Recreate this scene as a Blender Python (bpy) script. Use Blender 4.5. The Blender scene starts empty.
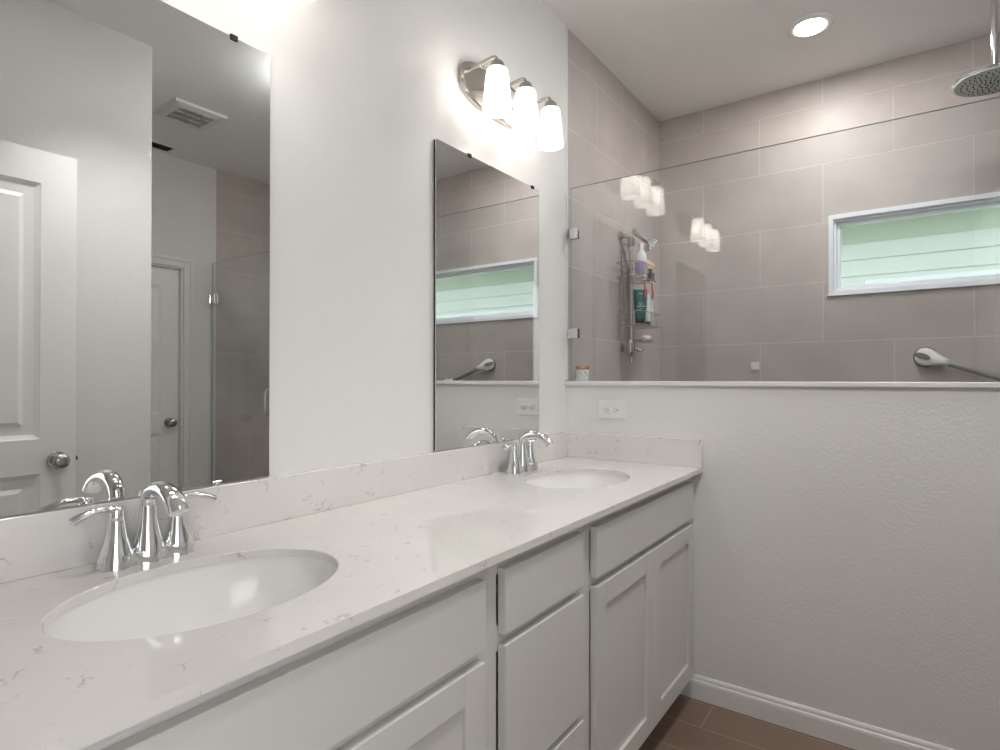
import bpy, bmesh, math, random
from math import sin, cos, pi, radians, sqrt
from mathutils import Vector, Matrix
random.seed(7)
SC = bpy.context.scene
COL = SC.collection

# ---------------------------------------------------------------- camera
CAM = Vector((1.1929, 0.0, 1.1686))
cd = bpy.data.cameras.new('camera'); cam = bpy.data.objects.new('camera', cd); COL.objects.link(cam)
cam.location = CAM
cam.rotation_euler = (radians(90 + 0.3816), 0, radians(35.362))
cd.sensor_width = 36; cd.lens = 580.89 / 1000 * 36; cd.clip_start = 0.01; cd.clip_end = 100
SC.camera = cam
# ---------------------------------------------------------------- view, world
SC.view_settings.view_transform = 'Standard'; SC.view_settings.look = 'None'
SC.view_settings.gamma = 1; SC.view_settings.use_curve_mapping = False
SC.view_settings.exposure = 0.96
W = bpy.data.worlds.new('world'); SC.world = W; W.use_nodes = True
bg = W.node_tree.nodes['Background']; bg.inputs[0].default_value = (0.93, 0.97, 1.0, 1); bg.inputs[1].default_value = 2.2
BULB_E = 27.0      # each vanity bulb
LAMP_E = 0.4       # glow of the frosted shades
DOWN_W = 4.5      # shower downlight
VAN_FILL_W = 24.0       # added fill downlight before the vanity, unseen
BOWL_FILL_E = 22.0      # added bowl fill light near the half wall, unseen
SC.cycles.max_bounces = 10; SC.cycles.diffuse_bounces = 6; SC.cycles.glossy_bounces = 6
SC.cycles.transparent_max_bounces = 16; SC.cycles.sample_clamp_indirect = 8.0
SC.cycles.caustics_reflective = False; SC.cycles.caustics_refractive = False

# ---------------------------------------------------------------- measures
D = 2.161          # half wall face
DT = 2.276         # inner face of half wall
D2 = 3.285         # back wall
H = 2.665          # ceiling
XE = 2.87          # far right wall
CT = 0.845         # countertop
CW = 0.5687        # counter depth
BS = 0.1016        # backsplash height

# ---------------------------------------------------------------- materials
def mat(name, col=(.8, .8, .8), rough=.5, metal=0, spec=.5, bump=None, emis=None, **k):
    m = bpy.data.materials.new(name); m.use_nodes = True
    nt = m.node_tree; b = nt.nodes['Principled BSDF']
    b.inputs['Base Color'].default_value = (*col, 1); b.inputs['Roughness'].default_value = rough
    b.inputs['Metallic'].default_value = metal; b.inputs['Specular IOR Level'].default_value = spec
    if emis: b.inputs['Emission Color'].default_value = (*emis[0], 1); b.inputs['Emission Strength'].default_value = emis[1]
    if bump:
        sc_, st, dist = bump
        tc = nt.nodes.new('ShaderNodeTexCoord'); n = nt.nodes.new('ShaderNodeTexNoise'); bp = nt.nodes.new('ShaderNodeBump')
        n.inputs['Scale'].default_value = sc_; n.inputs['Detail'].default_value = 3
        bp.inputs['Strength'].default_value = st; bp.inputs['Distance'].default_value = dist
        nt.links.new(tc.outputs['Object'], n.inputs['Vector']); nt.links.new(n.outputs['Fac'], bp.inputs['Height'])
        nt.links.new(bp.outputs[0], b.inputs['Normal'])
    return m

def nd(nt, t, **kw):
    n = nt.nodes.new(t)
    for k, v in kw.items():
        if hasattr(n, k): setattr(n, k, v)
        else: n.inputs[k].default_value = v
    return n

def tile_mat(name, axis, x0, z0, bw, bh, cols, grout, mortar=.003, rough=.42, offset=.5, bumpd=.002):
    """axis: which world axes are the tile's u and v"""
    m = bpy.data.materials.new(name); m.use_nodes = True; nt = m.node_tree; L = nt.links.new
    b = nt.nodes['Principled BSDF']
    tc = nd(nt, 'ShaderNodeTexCoord'); sp = nd(nt, 'ShaderNodeSeparateXYZ'); L(tc.outputs['Object'], sp.inputs[0])
    cb = nd(nt, 'ShaderNodeCombineXYZ')
    for i, (a, o) in enumerate(((axis[0], x0), (axis[1], z0))):
        s = nd(nt, 'ShaderNodeMath', operation='SUBTRACT'); L(sp.outputs['XYZ'.index(a)], s.inputs[0]); s.inputs[1].default_value = o
        L(s.outputs[0], cb.inputs[i])
    br = nd(nt, 'ShaderNodeTexBrick'); br.offset = offset; br.offset_frequency = 2; br.squash = 1
    L(cb.outputs[0], br.inputs['Vector'])
    for k, v in (('Scale', 1), ('Mortar Size', mortar), ('Mortar Smooth', .25), ('Bias', 0), ('Brick Width', bw), ('Row Height', bh)):
        br.inputs[k].default_value = v
    br.inputs['Color1'].default_value = (*cols[0], 1); br.inputs['Color2'].default_value = (*cols[1], 1); br.inputs['Mortar'].default_value = (*grout, 1)
    n = nd(nt, 'ShaderNodeTexNoise'); L(tc.outputs['Object'], n.inputs['Vector'])
    n.inputs['Scale'].default_value = 2.6; n.inputs['Detail'].default_value = 6; n.inputs['Roughness'].default_value = .6
    mr = nd(nt, 'ShaderNodeMapRange'); L(n.outputs['Fac'], mr.inputs[0]); mr.inputs[1].default_value = .3; mr.inputs[2].default_value = .7; mr.inputs[3].default_value = .87; mr.inputs[4].default_value = 1.12
    mx = nd(nt, 'ShaderNodeMix', data_type='RGBA', blend_type='MULTIPLY'); mx.inputs[0].default_value = 1
    L(br.outputs['Color'], mx.inputs[6]); L(mr.outputs[0], mx.inputs[7]); L(mx.outputs[2], b.inputs['Base Color'])
    b.inputs['Roughness'].default_value = rough; b.inputs['Specular IOR Level'].default_value = .35
    bp = nd(nt, 'ShaderNodeBump'); bp.invert = True; bp.inputs['Strength'].default_value = .6; bp.inputs['Distance'].default_value = bumpd
    L(br.outputs['Fac'], bp.inputs['Height']); L(bp.outputs[0], b.inputs['Normal'])
    return m

def glass_mat(name, tint=(.962, .976, .978), f0=.045, gcol=(1, 1, 1)):
    """thin architectural glass: clear transmission plus angle dependent mirror reflection"""
    m = bpy.data.materials.new(name); m.use_nodes = True; nt = m.node_tree; L = nt.links.new
    nt.nodes.remove(nt.nodes['Principled BSDF']); out = nt.nodes['Material Output']
    g = nd(nt, 'ShaderNodeNewGeometry'); dt = nd(nt, 'ShaderNodeVectorMath', operation='DOT_PRODUCT')
    L(g.outputs['Normal'], dt.inputs[0]); L(g.outputs['Incoming'], dt.inputs[1])
    ab = nd(nt, 'ShaderNodeMath', operation='ABSOLUTE'); L(dt.outputs['Value'], ab.inputs[0])
    s = nd(nt, 'ShaderNodeMath', operation='SUBTRACT'); s.inputs[0].default_value = 1; L(ab.outputs[0], s.inputs[1])
    pw = nd(nt, 'ShaderNodeMath', operation='POWER'); L(s.outputs[0], pw.inputs[0]); pw.inputs[1].default_value = 5
    ma = nd(nt, 'ShaderNodeMath', operation='MULTIPLY_ADD'); L(pw.outputs[0], ma.inputs[0]); ma.inputs[1].default_value = 1 - f0; ma.inputs[2].default_value = f0
    t = nd(nt, 'ShaderNodeBsdfTransparent'); t.inputs[0].default_value = (*tint, 1)
    gl = nd(nt, 'ShaderNodeBsdfGlossy'); gl.inputs['Roughness'].default_value = 0; gl.inputs[0].default_value = (*gcol, 1)
    mx = nd(nt, 'ShaderNodeMixShader'); L(ma.outputs[0], mx.inputs[0]); L(t.outputs[0], mx.inputs[1]); L(gl.outputs[0], mx.inputs[2])
    L(mx.outputs[0], out.inputs[0])
    return m

def quartz():
    m = bpy.data.materials.new('quartz'); m.use_nodes = True; nt = m.node_tree; L = nt.links.new
    b = nt.nodes['Principled BSDF']; tc = nd(nt, 'ShaderNodeTexCoord')
    n0 = nd(nt, 'ShaderNodeTexNoise'); n0.inputs['Scale'].default_value = 12; n0.inputs['Detail'].default_value = 5; L(tc.outputs['Object'], n0.inputs['Vector'])
    mp = nd(nt, 'ShaderNodeMapping'); mp.inputs['Scale'].default_value = (24, 20, 22); L(tc.outputs['Object'], mp.inputs['Vector'])
    add = nd(nt, 'ShaderNodeMix', data_type='VECTOR'); add.inputs[0].default_value = .86; L(mp.outputs[0], add.inputs[4])
    sc = nd(nt, 'ShaderNodeVectorMath', operation='SCALE'); L(n0.outputs['Color'], sc.inputs[0]); sc.inputs['Scale'].default_value = 3.2
    a2 = nd(nt, 'ShaderNodeVectorMath', operation='ADD'); L(mp.outputs[0], a2.inputs[0]); L(sc.outputs[0], a2.inputs[1])
    v = nd(nt, 'ShaderNodeTexVoronoi', feature='DISTANCE_TO_EDGE'); v.inputs['Scale'].default_value = 1; L(a2.outputs[0], v.inputs['Vector'])
    r1 = nd(nt, 'ShaderNodeMapRange'); L(v.outputs['Distance'], r1.inputs[0]); r1.inputs[1].default_value = .0; r1.inputs[2].default_value = .045; r1.inputs[3].default_value = 1; r1.inputs[4].default_value = 0
    n1 = nd(nt, 'ShaderNodeTexNoise'); n1.inputs['Scale'].default_value = 26; n1.inputs['Detail'].default_value = 2; L(tc.outputs['Object'], n1.inputs['Vector'])
    r2 = nd(nt, 'ShaderNodeMapRange'); L(n1.outputs['Fac'], r2.inputs[0]); r2.inputs[1].default_value = .585; r2.inputs[2].default_value = .66
    mu = nd(nt, 'ShaderNodeMath', operation='MULTIPLY'); L(r1.outputs[0], mu.inputs[0]); L(r2.outputs[0], mu.inputs[1])
    mu2 = nd(nt, 'ShaderNodeMath', operation='MULTIPLY'); L(mu.outputs[0], mu2.inputs[0]); mu2.inputs[1].default_value = .65
    n2 = nd(nt, 'ShaderNodeTexNoise'); n2.inputs['Scale'].default_value = 6; n2.inputs['Detail'].default_value = 5; L(tc.outputs['Object'], n2.inputs['Vector'])
    c1 = nd(nt, 'ShaderNodeMix', data_type='RGBA'); L(n2.outputs['Fac'], c1.inputs[0]); c1.inputs[6].default_value = (*QA, 1); c1.inputs[7].default_value = (*QB, 1)
    c2 = nd(nt, 'ShaderNodeMix', data_type='RGBA'); L(mu2.outputs[0], c2.inputs[0]); L(c1.outputs[2], c2.inputs[6]); c2.inputs[7].default_value = (.36, .30, .28, 1)
    L(c2.outputs[2], b.inputs['Base Color']); b.inputs['Roughness'].default_value = .07; b.inputs['Specular IOR Level'].default_value = .55
    return m

QA = (.78, .755, .735); QB = (.70, .668, .645)
M = {}
M['paint'] = mat('wall_paint', (.765, .76, .75), .6, bump=(140, .32, .003), spec=.3)
M['ceil'] = mat('ceiling_paint', (.88, .88, .865), .8, bump=(90, .2, .003), spec=.2)
M['trim'] = mat('trim_paint', (.78, .775, .76), .35)
M['door'] = mat('door_paint', (.88, .88, .865), .35)
M['cab'] = mat('cabinet_paint', (.63, .62, .595), .38)
M['cabdark'] = mat('cabinet_gap', (.12, .11, .10), .7)
TC = ((.50, .448, .42), (.525, .472, .44)); TG = (.63, .585, .555)
M['tile_back'] = tile_mat('shower_tile_back', 'XZ', .25 - .5830 * 2.5, 1.65 - .295 * 9 - 0.0, .583, .295, TC, TG)
M['tile_side'] = tile_mat('shower_tile_side', 'YZ', 2.462 - .583 * 4, 1.65 - .295 * 9, .583, .295, TC, TG)
M['floor'] = tile_mat('floor_plank', 'XY', .609 - 1.2 * 2, 2.135 - .152 * 30, 1.2, .152, ((.20, .135, .10), (.24, .165, .122)), (.36, .29, .23), mortar=.0022, rough=.42, offset=.36, bumpd=.001)
M['quartz'] = quartz()
M['porcelain'] = mat('porcelain', (.86, .855, .83), .12)
M['chrome'] = mat('chrome', (.80, .81, .82), .06, 1)
M['nickel'] = mat('brushed_nickel', (.50, .47, .44), .32, 1)
M['steel'] = mat('steel', (.55, .53, .50), .25, 1)
M['mirror'] = mat('mirror_silver', (.79, .80, .785), .0, 1)
M['black'] = mat('black_edge', (.02, .018, .015), .6)
M['blackp'] = mat('black_plastic', (.02, .02, .02), .6, spec=.2)
M['glass'] = glass_mat('clear_glass')
M['glass_edge'] = mat('glass_edge', (.30, .44, .42), .1, 0, .8)
M['winglass'] = glass_mat('window_glass', (.97, .985, .98), .03)
M['vinyl'] = mat('white_vinyl', (.86, .89, .93), .35)
M['plastic'] = mat('white_plastic', (.80, .79, .77), .3)
M['grey'] = mat('grey_rubber', (.17, .17, .165), .6)
M['teal'] = mat('teal_plastic', (.006, .10, .095), .35)
M['copper'] = mat('copper_lid', (.72, .33, .12), .25, 1)
M['jar'] = mat('pale_jar', (.75, .74, .69), .3)
M['wood'] = mat('pale_wood', (.62, .44, .26), .5)
M['lilac'] = mat('lilac_label', (.42, .38, .56), .45)
M['pink'] = mat('pink_plastic', (.65, .10, .16), .35)
M['clearb'] = mat('green_clear_plastic', (.50, .58, .55), .15)
M['siding'] = mat('siding', (.63, .68, .645), .6, bump=(30, .1, .002))
M['whitetrim'] = mat('exterior_white', (.75, .79, .80), .5)
M['soffit'] = mat('soffit', (.40, .42, .30), .7)
M['ground'] = mat('ground', (.30, .36, .22), .9, bump=(20, .5, .03))
M['vent'] = mat('vent_paint', (.74, .73, .71), .5)
M['ventdark'] = mat('vent_dark', (.16, .155, .145), .8)

def shade_mat():
    m = bpy.data.materials.new('frosted_shade'); m.use_nodes = True; nt = m.node_tree; L = nt.links.new
    nt.nodes.remove(nt.nodes['Principled BSDF']); out = nt.nodes['Material Output']
    tr = nd(nt, 'ShaderNodeBsdfTranslucent'); tr.inputs[0].default_value = (.80, .78, .75, 1)
    df = nd(nt, 'ShaderNodeBsdfDiffuse'); df.inputs[0].default_value = (.85, .84, .82, 1)
    mx = nd(nt, 'ShaderNodeMixShader'); mx.inputs[0].default_value = .45; L(tr.outputs[0], mx.inputs[1]); L(df.outputs[0], mx.inputs[2])
    em = nd(nt, 'ShaderNodeEmission'); em.inputs[0].default_value = (1, .97, .945, 1); em.inputs[1].default_value = LAMP_E
    tp = nd(nt, 'ShaderNodeBsdfTransparent'); m2 = nd(nt, 'ShaderNodeMixShader'); m2.inputs[0].default_value = .08; L(mx.outputs[0], m2.inputs[1]); L(tp.outputs[0], m2.inputs[2])
    ad = nd(nt, 'ShaderNodeAddShader'); L(m2.outputs[0], ad.inputs[0]); L(em.outputs[0], ad.inputs[1]); L(ad.outputs[0], out.inputs[0])
    return m
M['shade'] = shade_mat()
M['bulb'] = mat('bulb_glow', (1, 1, 1), .5, emis=((1, .975, .945), BULB_E))
M['lens'] = mat('downlight_glow', (1, 1, 1), .5, emis=((1, .97, .94), 9))

# ---------------------------------------------------------------- helpers
def link(o, parent=None):
    COL.objects.link(o)
    if parent: o.parent = parent
    return o

def obj(name, bm, m, parent=None, smooth=False, bevel=0, seg=2, loc=None, rz=None):
    me = bpy.data.meshes.new(name); bmesh.ops.recalc_face_normals(bm, faces=bm.faces[:]); bm.to_mesh(me); bm.free()
    ms = m if isinstance(m, (list, tuple)) else [m]
    for q in ms: me.materials.append(q)
    o = bpy.data.objects.new(name, me)
    if smooth:
        for f in me.polygons: f.use_smooth = True
    if smooth == 'auto':
        me.set_sharp_from_angle(angle=radians(38))
    if bevel:
        b = o.modifiers.new('bevel', 'BEVEL'); b.width = bevel; b.segments = seg; b.limit_method = 'ANGLE'; b.angle_limit = radians(50)
    if loc is not None: o.location = loc
    if rz is not None: o.rotation_euler = (0, 0, rz)
    return link(o, parent)

def empty(name, loc, rz=0):
    o = bpy.data.objects.new(name, None); o.location = loc; o.rotation_euler = (0, 0, rz); o.empty_display_size = .05
    return link(o)

def tag(o, label, cat, group=None):
    o['label'] = label; o['category'] = cat
    if group: o['group'] = group
    return o

def struct(o): o['kind'] = 'structure'; return o

def box(bm, x0, x1, y0, y1, z0, z1, mi=0):
    vs = [bm.verts.new((x, y, z)) for x in (x0, x1) for y in (y0, y1) for z in (z0, z1)]
    for f in ((0, 1, 3, 2), (4, 6, 7, 5), (0, 4, 5, 1), (2, 3, 7, 6), (0, 2, 6, 4), (1, 5, 7, 3)):
        bm.faces.new([vs[i] for i in f]).material_index = mi
    return vs

def bx(*a): bm = bmesh.new(); box(bm, *a); return bm

def lathe(bm, prof, seg=32, c=(0, 0, 0), axis='z', sx=1, sy=1, mi=0, ex=1):
    """prof = [(r, h)...]; closes at r==0"""
    rings = []
    for r, h in prof:
        if r < 1e-6: pts = [(0, 0, h)]
        else: pts = [(r * math.copysign(abs(cos(2 * pi * i / seg)) ** ex, cos(2 * pi * i / seg)) * sx, r * math.copysign(abs(sin(2 * pi * i / seg)) ** ex, sin(2 * pi * i / seg)) * sy, h) for i in range(seg)]
        q = []
        for x, y, z in pts:
            if axis == 'x': x, y, z = z, x, y
            elif axis == 'y': x, y, z = x, z, y
            q.append(bm.verts.new((x + c[0], y + c[1], z + c[2])))
        rings.append(q)
    for a, b in zip(rings, rings[1:]):
        for i in range(seg):
            j = (i + 1) % seg
            f = [a[i % len(a)], a[j % len(a)], b[j % len(b)], b[i % len(b)]]
            f = list(dict.fromkeys(f))
            if len(f) > 2: bm.faces.new(f).material_index = mi
    return rings

def smoothpath(pts, n=8):
    P = [Vector(p) for p in pts]; out = []
    for i in range(len(P) - 1):
        p0 = P[max(i - 1, 0)]; p1 = P[i]; p2 = P[i + 1]; p3 = P[min(i + 2, len(P) - 1)]
        for k in range(n):
            t = k / n
            out.append(.5 * ((2 * p1) + (p2 - p0) * t + (2 * p0 - 5 * p1 + 4 * p2 - p3) * t * t + (3 * p1 - p0 - 3 * p2 + p3) * t ** 3))
    out.append(P[-1]); return out

def tube(bm, pts, r, seg=12, flat=None, up=Vector((0, 0, 1)), caps=True, mi=0):
    """sweep along pts; r number or list; flat=(wide, thin) factor lists or None"""
    P = [Vector(p) for p in pts]; n = len(P); rings = []; prev = None
    for i, p in enumerate(P):
        t = (P[min(i + 1, n - 1)] - P[max(i - 1, 0)])
        if t.length < 1e-9: t = Vector((0, 0, 1))
        t.normalize()
        if prev is None:
            a = up.cross(t)
            if a.length < .05: a = Vector((0, 1, 0)).cross(t)
            if a.length < .05: a = Vector((1, 0, 0)).cross(t)
            a.normalize()
        else:
            a = prev - t * prev.dot(t); a.normalize()
        prev = a; b = t.cross(a)
        rr = r[i] if isinstance(r, (list, tuple)) else r
        fa, fb = (1, 1) if flat is None else flat[i] if isinstance(flat, list) else flat
        rings.append([bm.verts.new(p + a * (cos(2 * pi * k / seg) * rr * fa) + b * (sin(2 * pi * k / seg) * rr * fb)) for k in range(seg)])
    for A, B in zip(rings, rings[1:]):
        for k in range(seg): bm.faces.new((A[k], A[(k + 1) % seg], B[(k + 1) % seg], B[k])).material_index = mi
    if caps:
        bm.faces.new(rings[0][::-1]).material_index = mi; bm.faces.new(rings[-1]).material_index = mi
    return bm

def lerpl(vals, n):
    out = []
    for i in range(n):
        t = i / (n - 1) * (len(vals) - 1); k = min(int(t), len(vals) - 2); f = t - k
        out.append(vals[k] * (1 - f) + vals[k + 1] * f)
    return out

def prism(bm, pts, axis, a, b, mi=0):
    """extrude a 2d outline along axis from a to b"""
    def mk(p, v): return {'x': (v, p[0], p[1]), 'y': (p[0], v, p[1]), 'z': (p[0], p[1], v)}[axis]
    A = [bm.verts.new(mk(p, a)) for p in pts]; B = [bm.verts.new(mk(p, b)) for p in pts]; n = len(pts)
    bm.faces.new(A[::-1]).material_index = mi; bm.faces.new(B).material_index = mi
    for i in range(n): bm.faces.new((A[i], A[(i + 1) % n], B[(i + 1) % n], B[i])).material_index = mi

# ---------------------------------------------------------------- room shell
YB = -1.75
# floor
struct(obj('floor', bx(-.12, XE + .12, YB - .1, D2 + .12, -.1, 0), M['floor']))
struct(obj('ceiling', bx(-.12, XE + .12, YB - .1, D2 + .12, H, H + .1), M['ceil']))
struct(obj('wall_left', bx(-.12, 0, YB - .1, D + .006, 0, H), M['paint']))
struct(obj('wall_shower_left', bx(-.12, 0, D + .006, D2, 0, H), M['tile_side']))
struct(obj('trim_1', bx(-.001, .004, D + .0005, D + .012, 1.165, H), M['trim']))
bm = bmesh.new(); ey0, ey1 = -.76, .06     # entry doorway, its open leaf lies along this wall
box(bm, 1.61, XE + .12, ey1, 1.22, 0, H); box(bm, 1.61, 1.73, YB - .1, ey0, 0, H); box(bm, 1.61, 1.73, ey0, ey1, 2.04, H)
struct(obj('wall_right', bm, M['paint']))
struct(obj('floor_bedroom', bx(XE + .12, 5.5, -3, 1.1, -.1, 0), M['floor']))
struct(obj('wall_rear', bx(0, 1.61, YB - .1, YB, 0, H), M['paint']))
bm = bmesh.new(); dy0, dy1, dz1 = 1.27, 1.975, 1.925
box(bm, XE, XE + .12, 1.22, dy0, 0, H); box(bm, XE, XE + .12, dy1, 2.203, 0, H); box(bm, XE, XE + .12, dy0, dy1, dz1, H); box(bm, XE + .09, XE + .12, dy0, dy1, 0, dz1)
struct(obj('wall_far_right', bm, M['paint']))
struct(obj('wall_shower_right', bx(XE, XE + .12, 2.203, D2, 0, H), M['tile_side']))
# back wall with window hole
wx0, wx1, wz0, wz1 = .857, 2.07, 1.580, 1.976
bm = bmesh.new()
box(bm, -.12, wx0, D2, D2 + .14, 0, H); box(bm, wx1, XE + .12, D2, D2 + .14, 0, H); box(bm, wx0, wx1, D2, D2 + .14, 0, wz0); box(bm, wx0, wx1, D2, D2 + .14, wz1, H)
struct(obj('wall_back', bm, M['tile_back']))
# half wall
HWX = 2.06
struct(obj('wall_half', bx(0, HWX, D, DT - .008, 0, 1.142), M['paint']))
struct(obj('wall_half_tile', bx(0, HWX, DT - .008, DT, 0, 1.142), M['tile_back']))
o = struct(obj('trim_2', bx(0.0, HWX + .01, D - .012, DT + .008, 1.142, 1.159), M['trim'], bevel=.003))
# baseboard
prof = [(0, 0), (-.013, 0), (-.013, .058), (-.0115, .066), (-.008, .070), (-.0075, .078), (-.004, .084), (0, .085)]
bm = bmesh.new(); prism(bm, [(D + a, z) for a, z in prof], 'x', .478, HWX)
# prism axis x expects (y,z)
struct(obj('baseboard_half_wall', bm, M['trim']))
bm = bmesh.new(); prism(bm, [(1.61 + a, z) for a, z in prof], 'y', ey1 + .02, 1.22)
struct(obj('baseboard_right', bm, M['trim']))
bm = bmesh.new(); prism(bm, [(XE + a, z) for a, z in prof], 'y', 2.035, 2.2)
struct(obj('baseboard_far_right', bm, M['trim']))
# shower curb under the glass door
struct(obj('trim_3', bx(HWX, XE, D - .0, DT, 0, .09), M['tile_back'], bevel=.003))

# ---------------------------------------------------------------- window
def window():
    bm = bmesh.new(); y0, y1 = D2 - .006, D2 + .075
    def fr(x0, x1, z0, z1, w, ya, yb, wb=None):
        wb = wb or w
        box(bm, x0, x1, ya, yb, z1 - w, z1); box(bm, x0, x1, ya, yb, z0, z0 + wb)
        box(bm, x0, x0 + w, ya, yb, z0 + wb, z1 - w); box(bm, x1 - w, x1, ya, yb, z0 + wb, z1 - w)
    fr(wx0, wx1, wz0, wz1, .022, y0, D2 + .12, .02)
    fr(wx0 + .022, wx1 - .022, wz0 + .02, wz1 - .022, .012, D2 + .012, D2 + .11)
    fr(wx0 + .034, wx1 - .034, wz0 + .032, wz1 - .034, .013, D2 + .028, D2 + .09)
    w = struct(obj('window_1', bm, M['vinyl'], bevel=.0015))
    obj('window_pane', bx(wx0 + .045, wx1 - .045, D2 + .055, D2 + .061, wz0 + .043, wz1 - .045), M['winglass'], w)
    bm2 = bx(wx0 - .008, wx1 + .008, D2 - .012, D2 + .01, wz0 - .003, wz0)
    obj('window_sill', bm2, M['vinyl'], w, bevel=.002)
    bm3 = bmesh.new(); tube(bm3, [(wx0 + .048, D2 + .03, wz1 - .05), (wx0 + .056, D2 + .026, wz1 - .062)], .003, 8)
    obj('window_latch', bm3, M['plastic'], w)
window()

# ---------------------------------------------------------------- outside
def outside():
    YN = 6.2
    struct(obj('ground', bx(-6, 10, D2 + .14, 9, -.35, -.3), M['ground']))
    bm = bmesh.new(); box(bm, -6, -.12, D2 + .14, D2 + .2, -.3, 3.1); box(bm, XE + .12, 10, D2 + .14, D2 + .2, -.3, 3.1); box(bm, -.12, XE + .12, D2 + .14, D2 + .2, 2.7, 3.1); box(bm, -6, 10, D2 + .14, D2 + .75, 3.1, 3.2)
    struct(obj('wall_outside', bm, M['whitetrim']))  # unseen house wall and eave, added to cut skylight on the siding
    h = empty('neighbouring_house', (1, YN, -.3)); tag(h, 'neighbouring house with mint green lap siding seen through the shower window', 'house')
    bm = bmesh.new(); z = -.3 + (2.253 + .3) % .148 - .148
    while z < 2.39:
        # a lap board: thicker at its foot
        a = [(YN - .018, z), (YN - .006, z + .150), (YN + .02, z + .150), (YN + .02, z)]
        prism(bm, a, 'x', -5, 9); z += .148
    o = obj('lap_siding', bm, M['siding']); o.parent = h; o.location = -h.location
    o = obj('shaded_frieze_board', bx(-5, 9, YN - .012, YN + .02, 2.4012, 2.74), mat('frieze_eave_shade', (.46, .53, .43), .6), h); o.location = -h.location  # olive colour carries the eave's shade on the top board
    o = obj('eave', bx(-5, 9, YN - .55, YN + .3, 2.74, 2.95), M['soffit'], h); o.location = -h.location
    o = obj('white_band', bx(.85, 9, YN - .06, YN, 1.90, 2.055), M['whitetrim'], h, bevel=.004); o.location = -h.location
outside()

# ---------------------------------------------------------------- interior doors
def panel_door(w, h, t, stile=.115, cols=1):
    """door leaf lying in x thickness (0..-t is faces both sides), y 0..w, z 0..h"""
    bm = bmesh.new()
    pan = [(.20, .80), (.93, h - .125)]
    ys = [0, stile, w - stile, w]; zs = sorted({0, h, *[v for p in pan for v in p]})
    for sx in (0, 1):
        X = 0 if sx == 0 else t; inn = .011 if sx == 0 else -.011
        for i in range(3):
            for j in range(len(zs) - 1):
                y0, y1, z0, z1 = ys[i], ys[i + 1], zs[j], zs[j + 1]
                isp = i == 1 and any(abs(z0 - p[0]) < 1e-6 for p in pan)
                loops = [(0, 0)]
                if isp: loops = [(0, 0), (.004, inn * .35), (.018, inn), (.050, inn), (.066, inn * .25)]
                prev = None
                for off, dx in loops:
                    c = [bm.verts.new((X + dx, a, b)) for a, b in ((y0 + off, z0 + off), (y1 - off, z0 + off), (y1 - off, z1 - off), (y0 + off, z1 - off))]
                    if prev:
                        for k in range(4): bm.faces.new((prev[k], prev[(k + 1) % 4], c[(k + 1) % 4], c[k]))
                    prev = c
                bm.faces.new(prev)
    # edges
    for (a, b) in (((0, 0), (w, 0)), ((w, 0), (w, h)), ((w, h), (0, h)), ((0, h), (0, 0))):
        bm.faces.new([bm.verts.new(v) for v in ((0, a[0], a[1]), (0, b[0], b[1]), (t, b[0], b[1]), (t, a[0], a[1]))])
    bmesh.ops.remove_doubles(bm, verts=bm.verts[:], dist=1e-5)
    return bm

def knob(parent, loc, sgn, name='door_knob'):
    bm = bmesh.new()
    pr = [(0, 0), (.033, 0), (.034, .004), (.031, .008), (.014, .011), (.0125, .024), (.016, .030), (.026, .037), (.029, .046), (.027, .055), (.020, .061), (.010, .063), (.009, .0605), (0, .0605)]
    lathe(bm, [(r, sgn * h) for r, h in pr], 32, loc, 'x')
    return obj(name, bm, M['knobm'], parent, smooth='auto')
M['knobm'] = mat('satin_nickel_knob', (.50, .48, .45), .22, 1)
d1 = struct(obj('door_1', panel_door(.813, 2.02, .035), M['door'], loc=(1.50, .084, .012)))
knob(d1, (0, .813 - .062, .845), -1)
bm = bx(.006, .029, .8128, .8145, .82, .87); obj('latch_plate', bm, M['nickel'], d1)
bm = bmesh.new(); lathe(bm, [(0, 0), (.009, 0), (.009, .006), (.006, .009), (0, .009)], 16, (.0175, .8145, .845), 'y'); obj('latch_bolt', bm, M['black'], d1)
d2 = struct(obj('door_2', panel_door(dy1 - dy0 - .03, 1.91, .035), M['door'], loc=(XE + .03, dy0 + .015, .005)))
knob(d2, (0, dy1 - dy0 - .03 - .06, .87), -1)
bm = bmesh.new()   # casing, three mitred-looking boards with a stepped face
cw = .058
for x0, x1, e0, e1 in ((XE - .011, XE + .0, 0, cw), (XE - .017, XE - .010, cw - .018, cw - .002)):
    box(bm, x0, x1, dy0 - e1, dy0 - e0, 0, dz1 + e1); box(bm, x0, x1, dy1 + e0, dy1 + e1, 0, dz1 + e1); box(bm, x0, x1, dy0 - e0, dy1 + e0, dz1 + e0, dz1 + e1)
c = obj('door_casing', bm, M['trim'], bevel=.002); c.parent = d2; c.location = -d2.location
bm = bmesh.new(); box(bm, XE, XE + .09, dy0, dy0 + .013, 0, dz1); box(bm, XE, XE + .09, dy1 - .013, dy1, 0, dz1); box(bm, XE, XE + .09, dy0 + .013, dy1 - .013, dz1 - .01, dz1)
c = obj('door_jamb', bm, M['trim']); c.parent = d2; c.location = -d2.location

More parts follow.
